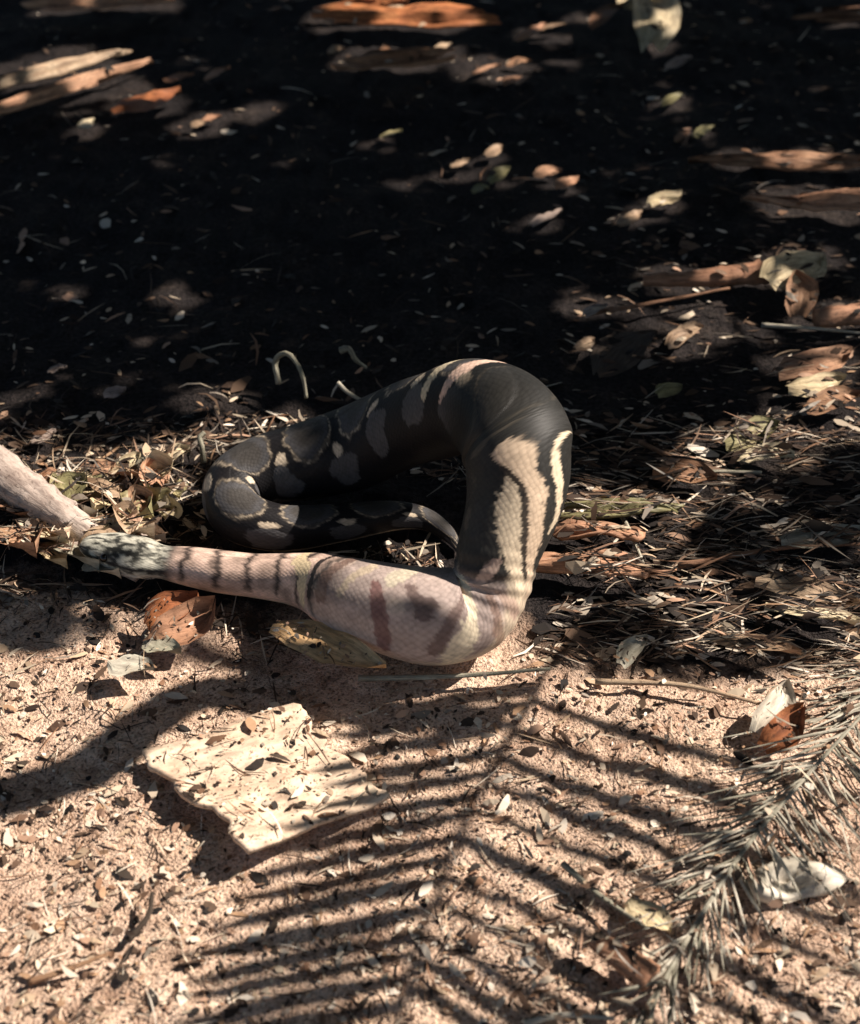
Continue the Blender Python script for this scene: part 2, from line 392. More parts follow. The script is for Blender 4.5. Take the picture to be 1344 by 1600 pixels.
def build_unseen_bare_tree():
    shp = [(790, 1114), (690, 1110), (570, 1100), (460, 1082), (375, 1062), (300, 1078), (225, 1128), (150, 1188), (20, 1228), (-150, 1268), (-400, 1310), (-800, 1330)]  # unseen bough, laid out along the shadow it is added to cast
    hts = np.linspace(1.22, 1.45, len(shp))
    bough = [P(x, y) + SUNV * (h / SUNV[2]) for (x, y), h in zip(shp, hts)]
    base = np.array([-1.75, 1.35, 0.])
    root = thing('unseen_bare_tree', 'unseen bare leaning tree added with a curved bough to throw the dark sweeping shadow', 'tree', tuple(base))
    for name, K, r0, r1 in (('bough', bough + [base + np.array([.25, .0, 1.42])], .022, .045), ('trunk', [base + np.array(q) for q in ((0, 0, -.05), (.05, 0, .6), (.25, 0, 1.4), (.4, .1, 2.3), (.5, .1, 3.2))], .07, .04)):
        p = catmull(K, 9)
        v, f, uv = tube(p - base, np.linspace(r0, r1, len(p)), 10, rough=.05, seed=4)
        obj(name, mesh(name, v, f, uv), 'bark', root)
build_unseen_bare_tree()

# ------------------------------------------------------------------ palm fronds
def variants(name, n, **kw):
    out = []
    for k in range(n):
        a = dict(kw); a['seed'] = k * 7 + 3
        a['fold'] = kw['fold'] * random.uniform(.7, 1.3); a['curl'] = random.uniform(-.15, .12); a['wav'] = random.uniform(-.12, .12)
        a['droop'] = random.uniform(-.01, .03); a['lift'] = random.uniform(-.015, .03)
        v, f, uv = blade(1.0 * kw['L'], **{q: w for q, w in a.items() if q not in ('L',)})
        out.append(mesh(name, v, f, uv, False))
    return out
def orient(o, a, b, roll=0.):
    a, b = Vector(a), Vector(b); d = (b - a)
    q = d.to_track_quat('X', 'Z')
    o.rotation_mode = 'QUATERNION'
    o.rotation_quaternion = q @ Quaternion((1, 0, 0), roll)
    return d.length

def frond(name, label, rach, leaf_rows, lmesh, Lref, lmat, rmat, rad=(.011, .004)):
    """rach: control points; leaf_rows: list of (start xyz, end xyz, roll, width scale)"""
    base = np.array([rach[0][0], rach[0][1], 0.])
    root = thing(name, label, 'palm frond', tuple(base))
    p = catmull(rach, 8)
    v, f, uv = tube(p - base, np.linspace(rad[0], rad[1], len(p)), 8, .7, .04)
    r = obj('rachis', mesh('rachis', v, f, uv), rmat, root); settle(r)
    for (a, b, roll, ws) in leaf_rows:
        me = random.choice(lmesh)
        o = obj('leaflet', me, lmat, root)
        L = orient(o, a, b, roll)
        o.location = Vector(a) - Vector(base)
        o.scale = (L / Lref, ws, ws)
        settle(o)
    return root

leafm = variants('leaflet', 10, L=.4, W=.027, seg=7, fold=.35, tip=.35, base=.6)
def lift_to(g, h):                     # the point at height h whose sun shadow falls on ground point g
    return np.array([g[0], g[1], 0.]) + SUNV * (h / SUNV[2])
def build_palm():
    base = np.array([2.75, 4.3, 0.])
    root = thing('palm_tree', 'palm tree whose overhanging frond throws the striped shadow across the sand', 'palm tree', tuple(base))
    tp = catmull([base + np.array(q) for q in ((0, 0, -.05), (.02, .02, .5), (0, .05, 1.0), (-.05, .05, 1.55))], 10)
    v, f, uv = tube(tp - base, .085 + .012 * np.sin(np.arange(len(tp)) * 2.1), 14, 1, .03)
    obj('trunk', mesh('trunk', v, f, uv), 'bark', root)
    top = tp[-1]
    def crown_frond(rach, rows, rad):
        p = catmull(rach, 10)
        v, f, uv = tube(p - base, np.linspace(rad[0], rad[1], len(p)), 8, .7, .03)
        r = obj('frond', mesh('frond', v, f, uv), 'rib', root)
        for (a, b, roll, ws) in rows:
            o = obj('leaflet', random.choice(leafm), 'foliage', r)
            L = orient(o, a, b, roll); o.location = Vector(a - base); o.scale = (L / .4, ws, ws)
    H = 1.15
    px1 = [(905, 985), (845, 1080), (775, 1210), (715, 1350), (665, 1500), (625, 1660), (600, 1760)]
    hs = [1.22, 1.21, 1.19, 1.17, 1.15, 1.13, 1.12]
    axis = [lift_to(P(x, y), h) for (x, y), h in zip(px1, hs)]
    rc = catmull(axis, 20); rows = []
    for side, NL in ((-1, 24), (1, 19)):
        for i in range(NL):
            t = (i + random.uniform(.2, .6)) / NL
            if t < (.1 if side < 0 else .15): continue
            c = rc[int(t * (len(rc) - 1))]
            g = sunfoot(c); px, py = to_px(np.array([g[0], g[1], 0.]))
            k = random.uniform(.92, 1.1)
            if side < 0:
                if t < .07: continue
                e = (px - (260 + 260 * t) * k, py + (30 + 110 * t) * k + random.uniform(-5, 5))
            else:
                dx = (500 + 260 * t) * k
                e = (px + dx, py + dx * (.24 + .34 * min(1, t * 1.6)) + random.uniform(-7, 7))
            rows.append((c, lift_to(P(*e), c[2] - random.uniform(.0, .05)), R(random.uniform(-25, 25)), random.uniform(.85, 1.15) if side < 0 else random.uniform(.95, 1.35)))
    crown_frond([top, top + np.array([-.35, -.5, .22]), axis[0] + np.array([.5, .55, .16])] + axis, rows, (.0075, .004))
    for az, L in ((.3, 1.5), (1.4, 1.5), (2.3, 1.4), (-.9, 1.3)):       # the rest of the crown
        d = np.array([math.cos(az), math.sin(az), 0]); sd = np.array([-d[1], d[0], 0])
        rach = [top, top + d * L * .3 + np.array([0, 0, .4]), top + d * L * .7 + np.array([0, 0, .45]), top + d * L + np.array([0, 0, .2])]
        rc2 = catmull(rach, 14); rows = []
        for i in range(6, len(rc2)):
            for sg in (-1, 1):
                rows.append((rc2[i], rc2[i] + sd * sg * .36 + d * .18 + np.array([0, 0, -.12]), 0, 1.2))
        crown_frond(rach, rows, (.014, .005))
build_palm()

# narrow-leaved frond lying on top of the others at right
needm = variants('needle_leaflet', 8, L=.14, W=.0033, seg=6, fold=.4, tip=.6, base=.8)
rach3 = [P(960, 1660, .006), P(1030, 1545, .010), P(1090, 1440, .014), P(1165, 1325, .018), P(1245, 1230, .022), P(1345, 1120, .024), P(1450, 1010, .024)]
rc3 = catmull(rach3, 24); rows = []
for i in range(120):
    t = i / 120
    k3 = int(t * (len(rc3) - 1)); c = rc3[k3]
    tg = rc3[min(len(rc3) - 1, k3 + 1)] - rc3[max(0, k3 - 1)]; tg /= np.linalg.norm(tg)
    for sg in (-1, 1):
        if random.random() < .25 or (sg == -1 and t < .45 and random.random() < .55): continue
        L = random.uniform(.07, .15) * (.45 + 1.25 * t)
        sd = np.array([tg[1], -tg[0], 0]) * sg
        ang = random.uniform(.2, .75) + (.5 if sg > 0 and t > .45 else 0)
        d = -tg * math.cos(ang) + sd * math.sin(ang)
        e = c + d * L; e[2] = max(.006, c[2] + random.uniform(-.02, .015))
        rows.append((c, e, R(random.uniform(-60, 60)), random.uniform(.6, 1.5)))
frond('palm_frond', 'thin grey green narrow-leaved frond lying diagonally at the right', rach3, rows, needm, .14, 'needle', 'needle', (.004, .002))

# ------------------------------------------------------------------ broad leaf sheaths (curved plates with thickness)
def plate(name, label, cat, corners, zs, mat, ribs=6, ribh=.006, thick=.006, camber=.015, nu=22, nv=16, seed=0, ragged=.02, group=None, taper=0.):
    """corners: picture points a(u0v0) b(u1v0) c(u1v1) d(u0v1); fibres run along u"""
    rr = np.random.default_rng(seed)
    C = [P(x, y, z) for (x, y), z in zip(corners, zs)]
    org = np.mean(C, 0); org[2] = 0
    top, UV = [], []
    jj = np.arange(nv + 1)
    e0, e1 = [(vnoise(jj * .45, jj * 0 + k_, seed + 90) - .5) * ragged * 3.2 + rr.normal(0, ragged * .18, nv + 1) for k_ in (2, 7)]
    lenu = np.linalg.norm(C[1] - C[0])
    for i in range(nu + 1):
        for j in range(nv + 1):
            u, v = i / nu, j / nv
            uu = u + (e0[j] / lenu * (1 - u) + e1[j] / lenu * u)
            p = (C[0] * (1 - uu) + C[1] * uu) * (1 - v) + (C[3] * (1 - uu) + C[2] * uu) * v
            if taper:
                mid = (C[0] + C[3]) / 2 * (1 - uu) + (C[1] + C[2]) / 2 * uu
                k_ = 1 - taper * (abs(u - .45) / .55) ** 2.2 + .25 * (vnoise(u * 9, v * 0 + (v > .5), seed + 61) - .5)
                p = mid + (p - mid) * k_
            vv = v + .02 * math.sin(u * 6 + seed)
            z = p[2] + ribh * math.sin(vv * ribs * 2 * math.pi + math.sin(u * 3)) * .5 + camber * math.sin(v * math.pi) * math.sin(.3 + u * 2.5)
            z += .008 * (vnoise(v * 14, u * 3 + seed, seed + 3) - .5) + .010 * (vnoise(p[0] * 12, p[1] * 12, seed + 31) - .5) + .004 * (vnoise(p[0] * 45, p[1] * 45, seed + 37) - .5)
            top.append((p[0] - org[0], p[1] - org[1] + .006 * math.sin(u * 9 + seed) * (v - .5), max(z, .004 + thick))); UV.append((u * lenu * 10, v * ribs * .6))
    top = np.array(top); n = len(top)
    V = np.vstack([top, top - np.array([0, 0, thick])]); UV = UV + UV
    Fc = []
    w = nv + 1
    for i in range(nu):
        for j in range(nv):
            a = i * w + j
            Fc.append((a, a + w, a + w + 1, a + 1)); Fc.append((n + a, n + a + 1, n + a + w + 1, n + a + w))
    edge = [i * w for i in range(nu + 1)] + [nu * w + j for j in range(1, w)] + [i * w + nv for i in range(nu - 1, -1, -1)] + [j for j in range(nv - 1, 0, -1)]
    for k in range(len(edge)):
        a, b = edge[k], edge[(k + 1) % len(edge)]
        Fc.append((a, a + n, b + n, b))
    o = obj(name, mesh(name, V, Fc, UV), mat); o.location = org
    bm_fix(o)
    tag(o, label, cat, group); settle(o)
    return o
def bm_fix(o):
    import bmesh
    bm = bmesh.new(); bm.from_mesh(o.data); bmesh.ops.recalc_face_normals(bm, faces=bm.faces); bm.to_mesh(o.data); bm.free()

plate('bark_slab', 'flat pale tan slab lying on the sand with a dark gap under its left corner', 'bark slab', [(395, 1322), (600, 1250), (455, 1105), (215, 1178)], (.040, .008, .004, .014), 'slab', 3, .003, .008, .004, 34, 28, seed=1, ragged=.006)
plate('petiole', 'wide pinkish brown palm stalk directly right of the snake', 'palm stalk', [(835, 905), (985, 905), (970, 862), (835, 868)], (.03, .03, .03, .03), 'petiole', 3, .012, .004, .016, 22, 12, seed=6, ragged=.05, taper=.75)
plate('petiole', 'narrow pinkish brown palm stalk behind the wide one', 'palm stalk', [(840, 846), (985, 842), (940, 812), (840, 822)], (.028, .026, .026, .028), 'petiole', 3, .012, .004, .016, 22, 12, seed=7, ragged=.05, taper=.75)
plate('bark_strip', 'yellowish bark strip behind the two pinkish stalks', 'bark', [(870, 812), (1040, 806), (1030, 782), (890, 785)], (.02, .02, .02, .02), 'green', 3, .012, .004, .016, 22, 12, seed=8, ragged=.05, taper=.75)
plate('bark_strip', 'long brown split bark at the right edge of the shade', 'bark', [(1200, 318), (1400, 340), (1400, 290), (1230, 305)], (.03, .03, .05, .03), 'petiole', 3, .012, .004, .016, 22, 12, seed=9, ragged=.05, taper=.75)
plate('bark_strip', 'thin brown bark strip above the long split bark', 'bark', [(1130, 262), (1330, 270), (1340, 238), (1140, 245)], (.02, .02, .02, .02), 'brown', 3, .012, .004, .016, 22, 12, seed=10, ragged=.05, taper=.75)
plate('bark_strip', 'large orange brown bark slab at the top middle', 'bark', [(480, 38), (745, 48), (750, 5), (560, 14)], (.03, .03, .05, .03), 'orange', 3, .012, .004, .016, 22, 12, seed=11, ragged=.05, taper=.75)
plate('bark_strip', 'orange bark piece behind the large slab', 'bark', [(530, 14), (620, 12), (610, -8), (540, -4)], (.03, .03, .05, .03), 'orange', 3, .012, .004, .016, 22, 12, seed=12, ragged=.05, taper=.75)
plate('bark_strip', 'crumpled brown bark in front of the large orange slab', 'bark', [(560, 112), (680, 104), (660, 72), (575, 78)], (.03, .03, .05, .03), 'brown', 3, .012, .004, .016, 22, 12, seed=13, ragged=.05, taper=.75)
plate('leaf_sheath', 'long pale leaf sheath at the upper left edge', 'palm sheath', [(-40, 152), (175, 94), (165, 80), (-40, 128)], (.03, .03, .05, .04), 'rib', 3, .012, .004, .016, 22, 12, seed=14, ragged=.05, taper=.75)
plate('leaf_sheath', 'dark pinkish sheath below the long pale one', 'palm sheath', [(-40, 195), (225, 110), (200, 100), (-40, 172)], (.02, .02, .03, .03), 'petiole', 3, .012, .004, .016, 22, 12, seed=15, ragged=.05, taper=.75)
plate('leaf_sheath', 'brown leaf sheath cut off by the top left corner', 'palm sheath', [(40, 24), (260, 10), (250, -14), (60, -5)], (.03, .03, .03, .03), 'petiole', 3, .012, .004, .016, 22, 12, seed=16, ragged=.05, taper=.75)
plate('bark_strip', 'dark brown strip at the top right corner', 'bark', [(1260, 36), (1420, 40), (1420, 12), (1280, 16)], (.03, .03, .03, .03), 'brown', 3, .012, .004, .016, 22, 12, seed=17, ragged=.05, taper=.75)

# ------------------------------------------------------------------ sticks, branches, stump
def stick(name, label, cat, K, r0, r1, mat, squash=1., rough=.05, nseg=9, group=None, sub=7, seed=1, bare=False):
    p = catmull(K, sub); org = p[0].copy(); org[2] = 0
    v, f, uv = tube(p - org, np.linspace(r0, r1, len(p)), nseg, squash, rough, seed)
    o = obj(name, mesh(name, v, f, uv), mat); o.location = org
    tag(o, label, cat, group)
    if not bare: settle(o)
    return o
stick('fallen_branch', 'thick grey weathered branch entering at the left edge', 'branch', [P(-90, 680, .05), P(0, 742, .045), P(70, 788, .04), P(130, 828, .028), P(165, 846, .018)], .044, .016, 'grey', .9, .09, 14, bare=True)
stick('fallen_branch', 'thin splintered grey stick against the thick branch beside the head', 'branch', [P(60, 815, .02), P(120, 850, .02), P(175, 885, .012), P(215, 905, .006)], .012, .005, 'grey', .8, .15, 8, bare=True)
stick('fallen_branch', 'brown stick lying left of the broad pale leaf', 'branch', [P(1005, 438, .014), P(1080, 436, .022), P(1150, 430, .024), P(1212, 424, .024)], .012, .026, 'petiole', .9, .1, 10)
stick('fallen_branch', 'brown stick at the right edge below the pale leaf', 'branch', [P(1275, 498, .02), P(1330, 492, .022), P(1400, 486, .022)], .02, .022, 'petiole', .9, .1, 10)
stick('broken_stalk', 'short reddish brown stalk with a pale end at the lower right', 'palm stalk', [P(925, 1465, .022), P(965, 1492, .018), P(1018, 1530, .012)], .011, .019, 'petiole', .8, .04, 10)
for k, (a, b, lab) in enumerate([((920, 490), (1140, 450), 'thin dry twig in the shade below the brown stick'), ((1190, 508), (1344, 520), 'thin pale twig below the broad pale leaf'),
        ((1000, 690), (1110, 742), 'dark twig lying in the shaded litter at right'), ((1030, 745), (1190, 738), 'pale twig across the shaded litter at right'),
        ((1060, 885), (1344, 850), 'long dark twig at the right edge'), ((960, 790), (1005, 880), 'upright pale twig beside the pinkish stalks'),
        ((820, 1600), (960, 1592), 'pale straw at the bottom edge'), ((200, 1470), (238, 1395), 'thin dark sliver on the sand in the lower left'), ((45, 1535), (170, 1490), 'curved dark stem near the lower left corner'),
        ((880, 1350), (1010, 1450), 'pale grey straw above the reddish stalk'), ((560, 1060), (860, 1045), 'pale straw lying in front of the snake'), ((930, 1065), (1190, 1100), 'pale rib on the sand right of the snake')]):
    zz = .004
    A, B = P(*a, zz), P(*b, zz + .01)
    mid = (A + B) / 2 + np.array([random.uniform(-.01, .01), random.uniform(-.012, .012), .003])
    stick('twig', lab, 'twig', [A, mid, B], .0045, .0025, ['brown', 'needle', 'brown', 'needle', 'brown', 'needle', 'needle', 'bark', 'brown', 'needle', 'needle', 'rib'][k], 1, .08, 6)

stick('dry_tendril', 'pale curled tendril hooking over behind the shaded rear coil', 'tendril', [P(436, 600, .02), P(430, 566, .05), P(446, 552, .075), P(464, 568, .07), P(474, 592, .05), P(479, 622, .02)], .0055, .003, 'needle', 1, .1, 7, bare=True)
stick('dry_tendril', 'short pale bent tendril behind the middle of the rear coil', 'tendril', [P(532, 548, .06), P(545, 545, .065), P(556, 562, .045), P(572, 574, .02)], .0065, .003, 'needle', 1, .1, 7, bare=True)
stick('dry_tendril', 'thin tendril draped just behind the top of the rear coil', 'tendril', [P(528, 598, .05), P(545, 614, .04), P(572, 628, .03), P(590, 627, .02)], .004, .003, 'needle', 1, .1, 6, bare=True)
stick('dry_tendril', 'tiny upright pale stem at the left end of the rear coil', 'tendril', [P(318, 722, .0), P(316, 700, .025), P(312, 684, .04), P(320, 676, .045)], .005, .004, 'needle', 1, .1, 6, bare=True)

# ------------------------------------------------------------------ single leaves
def leaf(label, a, b, W, mat, z=.012, fold=.25, curl=.25, lift=.03, seed=0, tip=.55, base=.15, roll=0., group=None, name='dry_leaf', cat='leaf', z2=None, seg=9):
    A, B = P(*a, z), P(*b, z if z2 is None else z2)
    L = np.linalg.norm(B - A)
    v, f, uv = blade(L, W, seg, fold, 0, curl, tip, base, .1, seed, (-1, -.55, 0, .55, 1), lift)
    o = obj(name, mesh(name, v, f, uv), mat)
    orient(o, A, B, roll); o.location = A
    tag(o, label, cat, group); settle(o)
    return o
leaf('yellow tan pointed leaf lying under the front coil of the snake', (425, 984), (606, 1046), .062, 'yellow', .03, .2, .2, .03, 1, .4, .4, R(4), z2=.045)
leaf('orange dead leaf in the shade at the upper left', (178, 178), (285, 150), .095, 'orange', .015, .2, .2, .03, 2)
leaf('tiny pale leaf tip left of the orange leaf', (122, 200), (150, 190), .04, 'cream', .015, .2, .2, .03, 3)
leaf('curled tan leaf standing out at the top right', (1012, 80), (1035, -5), .12, 'cream', .02, .3, .6, .06, 4, .5, .4)
leaf('narrow tan leaf left of the curled tan one', (920, 45), (972, 12), .05, 'brown', .02, .3, .3, .04, 5)
leaf('small tan leaf at the top edge between two others', (980, 16), (1000, -4), .07, 'cream', .02, .3, .3, .04, 6)
leaf('broad pale leaf propped up on the end of the brown stick', (1203, 446), (1282, 402), .085, 'cream', .04, .15, .15, .05, 51, .4, .5, R(14), z2=.05)
leaf('dull brown leaf hanging below the broad pale one', (1252, 496), (1240, 436), .06, 'brown', .006, .3, .5, .06, 52, .4, .5, 0, z2=.04)
leaf('oval cream leaf alone in the dark middle right', (1016, 322), (1064, 308), .05, 'cream', .015, .3, .3, .04, 7, .5, .4)
leaf('curled orange and white leaf standing on edge at the right', (1188, 1150), (1228, 1066), .045, 'white', .008, .2, .3, .05, 8, .5, .5, R(24), z2=.035)
leaf('small orange leaf folded against the curled white one', (1192, 1172), (1258, 1112), .045, 'orange', .006, .5, .6, .05, 9, .5, .4, R(15), z2=.03)
leaf('cream oval leaf lying above the reddish stalk', (985, 1405), (1045, 1462),   .036, 'cream', .008, .25, .2, .04, 10, .4, .4)
leaf('dark grey leaf lying flat in the deep shade right of the snake', (925, 585), (1025, 520), .09, 'bark', .015, .15, .1, .02, 11)
leaf('pale grey scrap standing among litter below the right stalks', (968, 1040), (1008, 998), .03, 'needle', .008, .4, .5, .05, 12, .5, .5, R(10), z2=.02)
leaf('rusty curled leaf beneath the neck of the snake', (232, 985), (312, 942), .06, 'orange', .008, .35, .5, .10, 13, .5, .4, R(8), z2=.02)
leaf('pale pink curled leaf against the rusty one', (245, 1010), (330, 965), .06, 'petiole', .01, .5, .9, .06, 14, .4, .5, R(20))
leaf('grey white leaf scrap below the rusty curled leaf', (225, 1000), (282, 1030), .04, 'needle', .012, .4, .5, .05, 15)
leaf('grey white leaf flake on the ground left of the shadow', (170, 1035), (240, 1055), .045, 'needle', .015, .2, .3, .03, 16)
leaf('pinkish leaf at the left edge under the grey branch', (-5, 830), (60, 880), .07, 'petiole', .012, .4, .6, .05, 17, .4, .5)
leaf('olive leaf beside the pinkish one at the left edge', (40, 820), (115, 860), .07, 'cream', .012, .4, .5, .05, 18, .4, .5)
leaf('long brown leaf below the grey branch at the left edge', (-20, 775), (75, 820), .07, 'brown', .012, .4, .5, .05, 19, .4, .5)
for k, (a, b, w, m) in enumerate([((95, 850), (150, 905), .05, 'needle'), ((140, 880), (190, 912), .04, 'needle'), ((150, 815), (215, 842), .045, 'needle'), ((185, 835), (262, 850), .035, 'grey'), ((65, 855), (110, 895), .04, 'cream')]):
    leaf(['ragged grey scrap hanging below the snake head', 'small ragged grey scrap under the throat of the snake', 'ragged grey scrap lying against the back of the head', 'narrow grey scrap just behind the neck of the snake', 'cream scrap between the grey branch and the sand'][k], a, b, w, m, .012, .5, .7, .08, 160 + k, .4, .6, R(random.uniform(-15, 15)))
# heap of small leaves beside the grey branch
random.seed(21)
mats = ['green', 'petiole', 'cream', 'needle', 'sheath', 'green', 'cream', 'rib']
for k in range(34):
    t = random.random()
    cx, cy = random.uniform(95, 290), random.uniform(715, 840)
    if cy < 760 - (cx - 95) * .22: cy += 40
    a = random.uniform(0, 2 * math.pi); l = random.uniform(24, 52)
    leaf('small rounded leaf in the heap between grey branch and snake', (cx, cy), (cx + l * math.cos(a) * 1.3, cy + l * math.sin(a) * .6), random.uniform(.03, .06), mats[k % 8], random.uniform(.012, .035), .4, random.uniform(.2, .9), .08, 30 + k, .45, .5, R(random.uniform(-25, 25)), 'leaf heap beside the grey branch')
row = [(160, 738, 'petiole'), (200, 725, 'cream'), (225, 722, 'needle'), (250, 715, 'sheath'), (180, 748, 'cream'), (275, 712, 'cream')]
for k, (x, y, m) in enumerate(row):
    leaf(['pinkish leaf first in the row along the back of the leaf heap', 'tan leaf second in the row along the back of the leaf heap', 'grey leaf third in the row along the back of the leaf heap', 'orange tan leaf next to last in the row behind the heap', 'cream leaf just in front of the row behind the heap', 'cream leaf last in the row, nearest the rear coil'][k], (x - 16, y + 6), (x + 22, y - 4), .034, m, .02, .5, .5, .08, 70 + k, .45, .5, 0, 'leaves along the back of the heap')
# little leaves caught by the sun in the dark
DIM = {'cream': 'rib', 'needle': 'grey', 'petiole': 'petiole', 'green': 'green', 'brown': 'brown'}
SHADE_LEAVES = [
    (720, 258, 15, 'cream', 'left of two small tan leaves in the dark above the raised coil'), (772, 238, 14, 'cream', 'upper right of two small tan leaves in the dark above the raised coil'),
    (780, 275, 18, 'green', 'olive leaf just below the two small tan leaves'), (750, 298, 14, 'green', 'lowest small olive leaf under the two tan leaves'),
    (855, 272, 22, 'petiole', 'pinkish leaf in the dark to the right of the two small tan leaves'), (885, 288, 18, 'petiole', 'smaller pinkish leaf touching the lower right of a larger one'),
    (612, 212, 18, 'green', 'lone olive leaf in the dark upper middle'), (985, 344, 20, 'cream', 'small tan leaf down and left of the oval cream leaf'), (1050, 158, 18, 'green', 'small olive leaf below the curled tan leaf at the top'),
    (1100, 208, 16, 'green', 'small olive leaf left of the thin brown bark strip'), (330, 188, 16, 'petiole', 'small pinkish leaf to the right of the orange dead leaf'), (310, 196, 12, 'cream', 'tiny tan leaf tucked against a small pinkish one near the orange leaf'),
    (855, 344, 24, 'needle', 'dull grey leaf in the dark above the raised coil'), (280, 124, 24, 'petiole', 'pinkish leaf above the orange dead leaf'), (340, 118, 22, 'petiole', 'pinkish leaf farthest right in the upper left group'),
    (760, 112, 24, 'petiole', 'largest pinkish leaf right of the crumpled brown bark'), (810, 100, 20, 'brown', 'brown leaf right of the crumpled brown bark'), (800, 128, 14, 'petiole', 'small pinkish leaf in front of the brown leaf near the top'),
    (860, 46, 24, 'cream', 'tan leaf right of the large orange bark slab'), (830, 54, 24, 'petiole', 'pinkish leaf between the orange bark slab and the tan leaf'), (1060, 100, 22, 'needle', 'grey leaf just under the curled tan leaf'),
    (690, 78, 16, 'cream', 'small tan leaf on the right end of the crumpled brown bark'), (525, 80, 14, 'cream', 'small tan leaf left of the crumpled brown bark'), (90, 580, 16, 'needle', 'grey leaf alone in the dark above the leaf heap'),
    (180, 616, 18, 'needle', 'grey leaf in the dark behind the left end of the rear coil'), (70, 686, 20, 'needle', 'grey leaf just behind the thick grey branch'), (915, 540, 16, 'cream', 'small tan leaf right of the top of the raised coil'),
    (1075, 520, 24, 'cream', 'upper of two overlapping tan leaves below the brown stick'), (1060, 532, 20, 'cream', 'lower of two overlapping tan leaves below the brown stick'), (930, 488, 18, 'needle', 'grey leaf at the left end of the thin dry twig'),
    (1045, 612, 18, 'green', 'small olive leaf in the deep shade right of the raised coil')]
for k, (x, y, l, m, lab) in enumerate(SHADE_LEAVES):
    a = random.uniform(.1, .5)
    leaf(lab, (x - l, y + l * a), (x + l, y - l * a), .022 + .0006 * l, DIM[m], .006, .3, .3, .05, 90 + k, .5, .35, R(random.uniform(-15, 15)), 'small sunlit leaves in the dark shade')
# bigger leaves in the broken shade on the right
for k, (a, b, w, m, lab) in enumerate([((1215, 590), (1330, 562), .07, 'petiole', 'pinkish leaf lying in the broken shade at the right edge'), ((1230, 610), (1320, 600), .045, 'cream', 'cream leaf strip below the pinkish leaf at right'),
        ((1130, 695), (1215, 672), .05, 'green', 'yellow olive leaf in the litter right of the snake'), ((1150, 712), (1240, 722), .05, 'cream', 'cream leaf in the litter below the yellow olive one'),
        ((1020, 738), (1120, 750), .05, 'brown', 'brown leaf in the litter nearest the arched coil'), ((1180, 910), (1344, 945), .04, 'rib', 'tan leaf strip in the half shade at the right edge'), ((1220, 850), (1360, 835), .04, 'needle', 'grey leaf strip near the long dark twig'),
        ((1195, 950), (1350, 985), .04, 'cream', 'pale leaf strip below the tan one at the right'), ((1110, 995), (1250, 1030), .035, 'rib', 'narrow rib strip above the curled white leaf'), ((1255, 640), (1344, 625), .05, 'brown', 'dull brown leaf at the right edge of the shade')]):
    leaf(lab, a, b, w, m, .015, .4, .4, .03, 140 + k, .4, .4, R(random.uniform(-20, 20)))
# white husk on the right
def husk():
    V, UV, Fc = [], [], []
    c = P(1238, 1378, .0)
    nu, nv = 32, 20
    for j in range(nv + 1):
        for i in range(nu):
            a = 2 * math.pi * i / nu; b = math.pi * j / nv
            r = 1 + .16 * math.sin(2 * a + .7) + .10 * math.sin(3 * a + 2) + .16 * (float(vnoise(a * 2.2, b * 3, 44)) - .5)
            x, y, z = .052 * r * math.sin(b) * math.cos(a), .034 * r * math.sin(b) * math.sin(a), .017 * math.cos(b) * r
            if z > 0: z -= .024 * math.exp(-((x + .012) ** 2 + (y + .004) ** 2) / .0005) - .004 * (float(vnoise(x * 90, y * 90, 45)) - .5)
            V.append((x, y, z + .004)); UV.append((i / nu, j / nv))
    for j in range(nv):
        for i in range(nu):
            a, b = j * nu + i, j * nu + (i + 1) % nu; Fc.append((a, a + nu, b + nu, b))
    o = obj('seed_husk', mesh('seed_husk', V, Fc, UV), 'white'); o.location = c
    bm_fix(o)
    tag(o, 'white hollow seed husk lying under the narrow-leaved frond', 'husk')
husk()

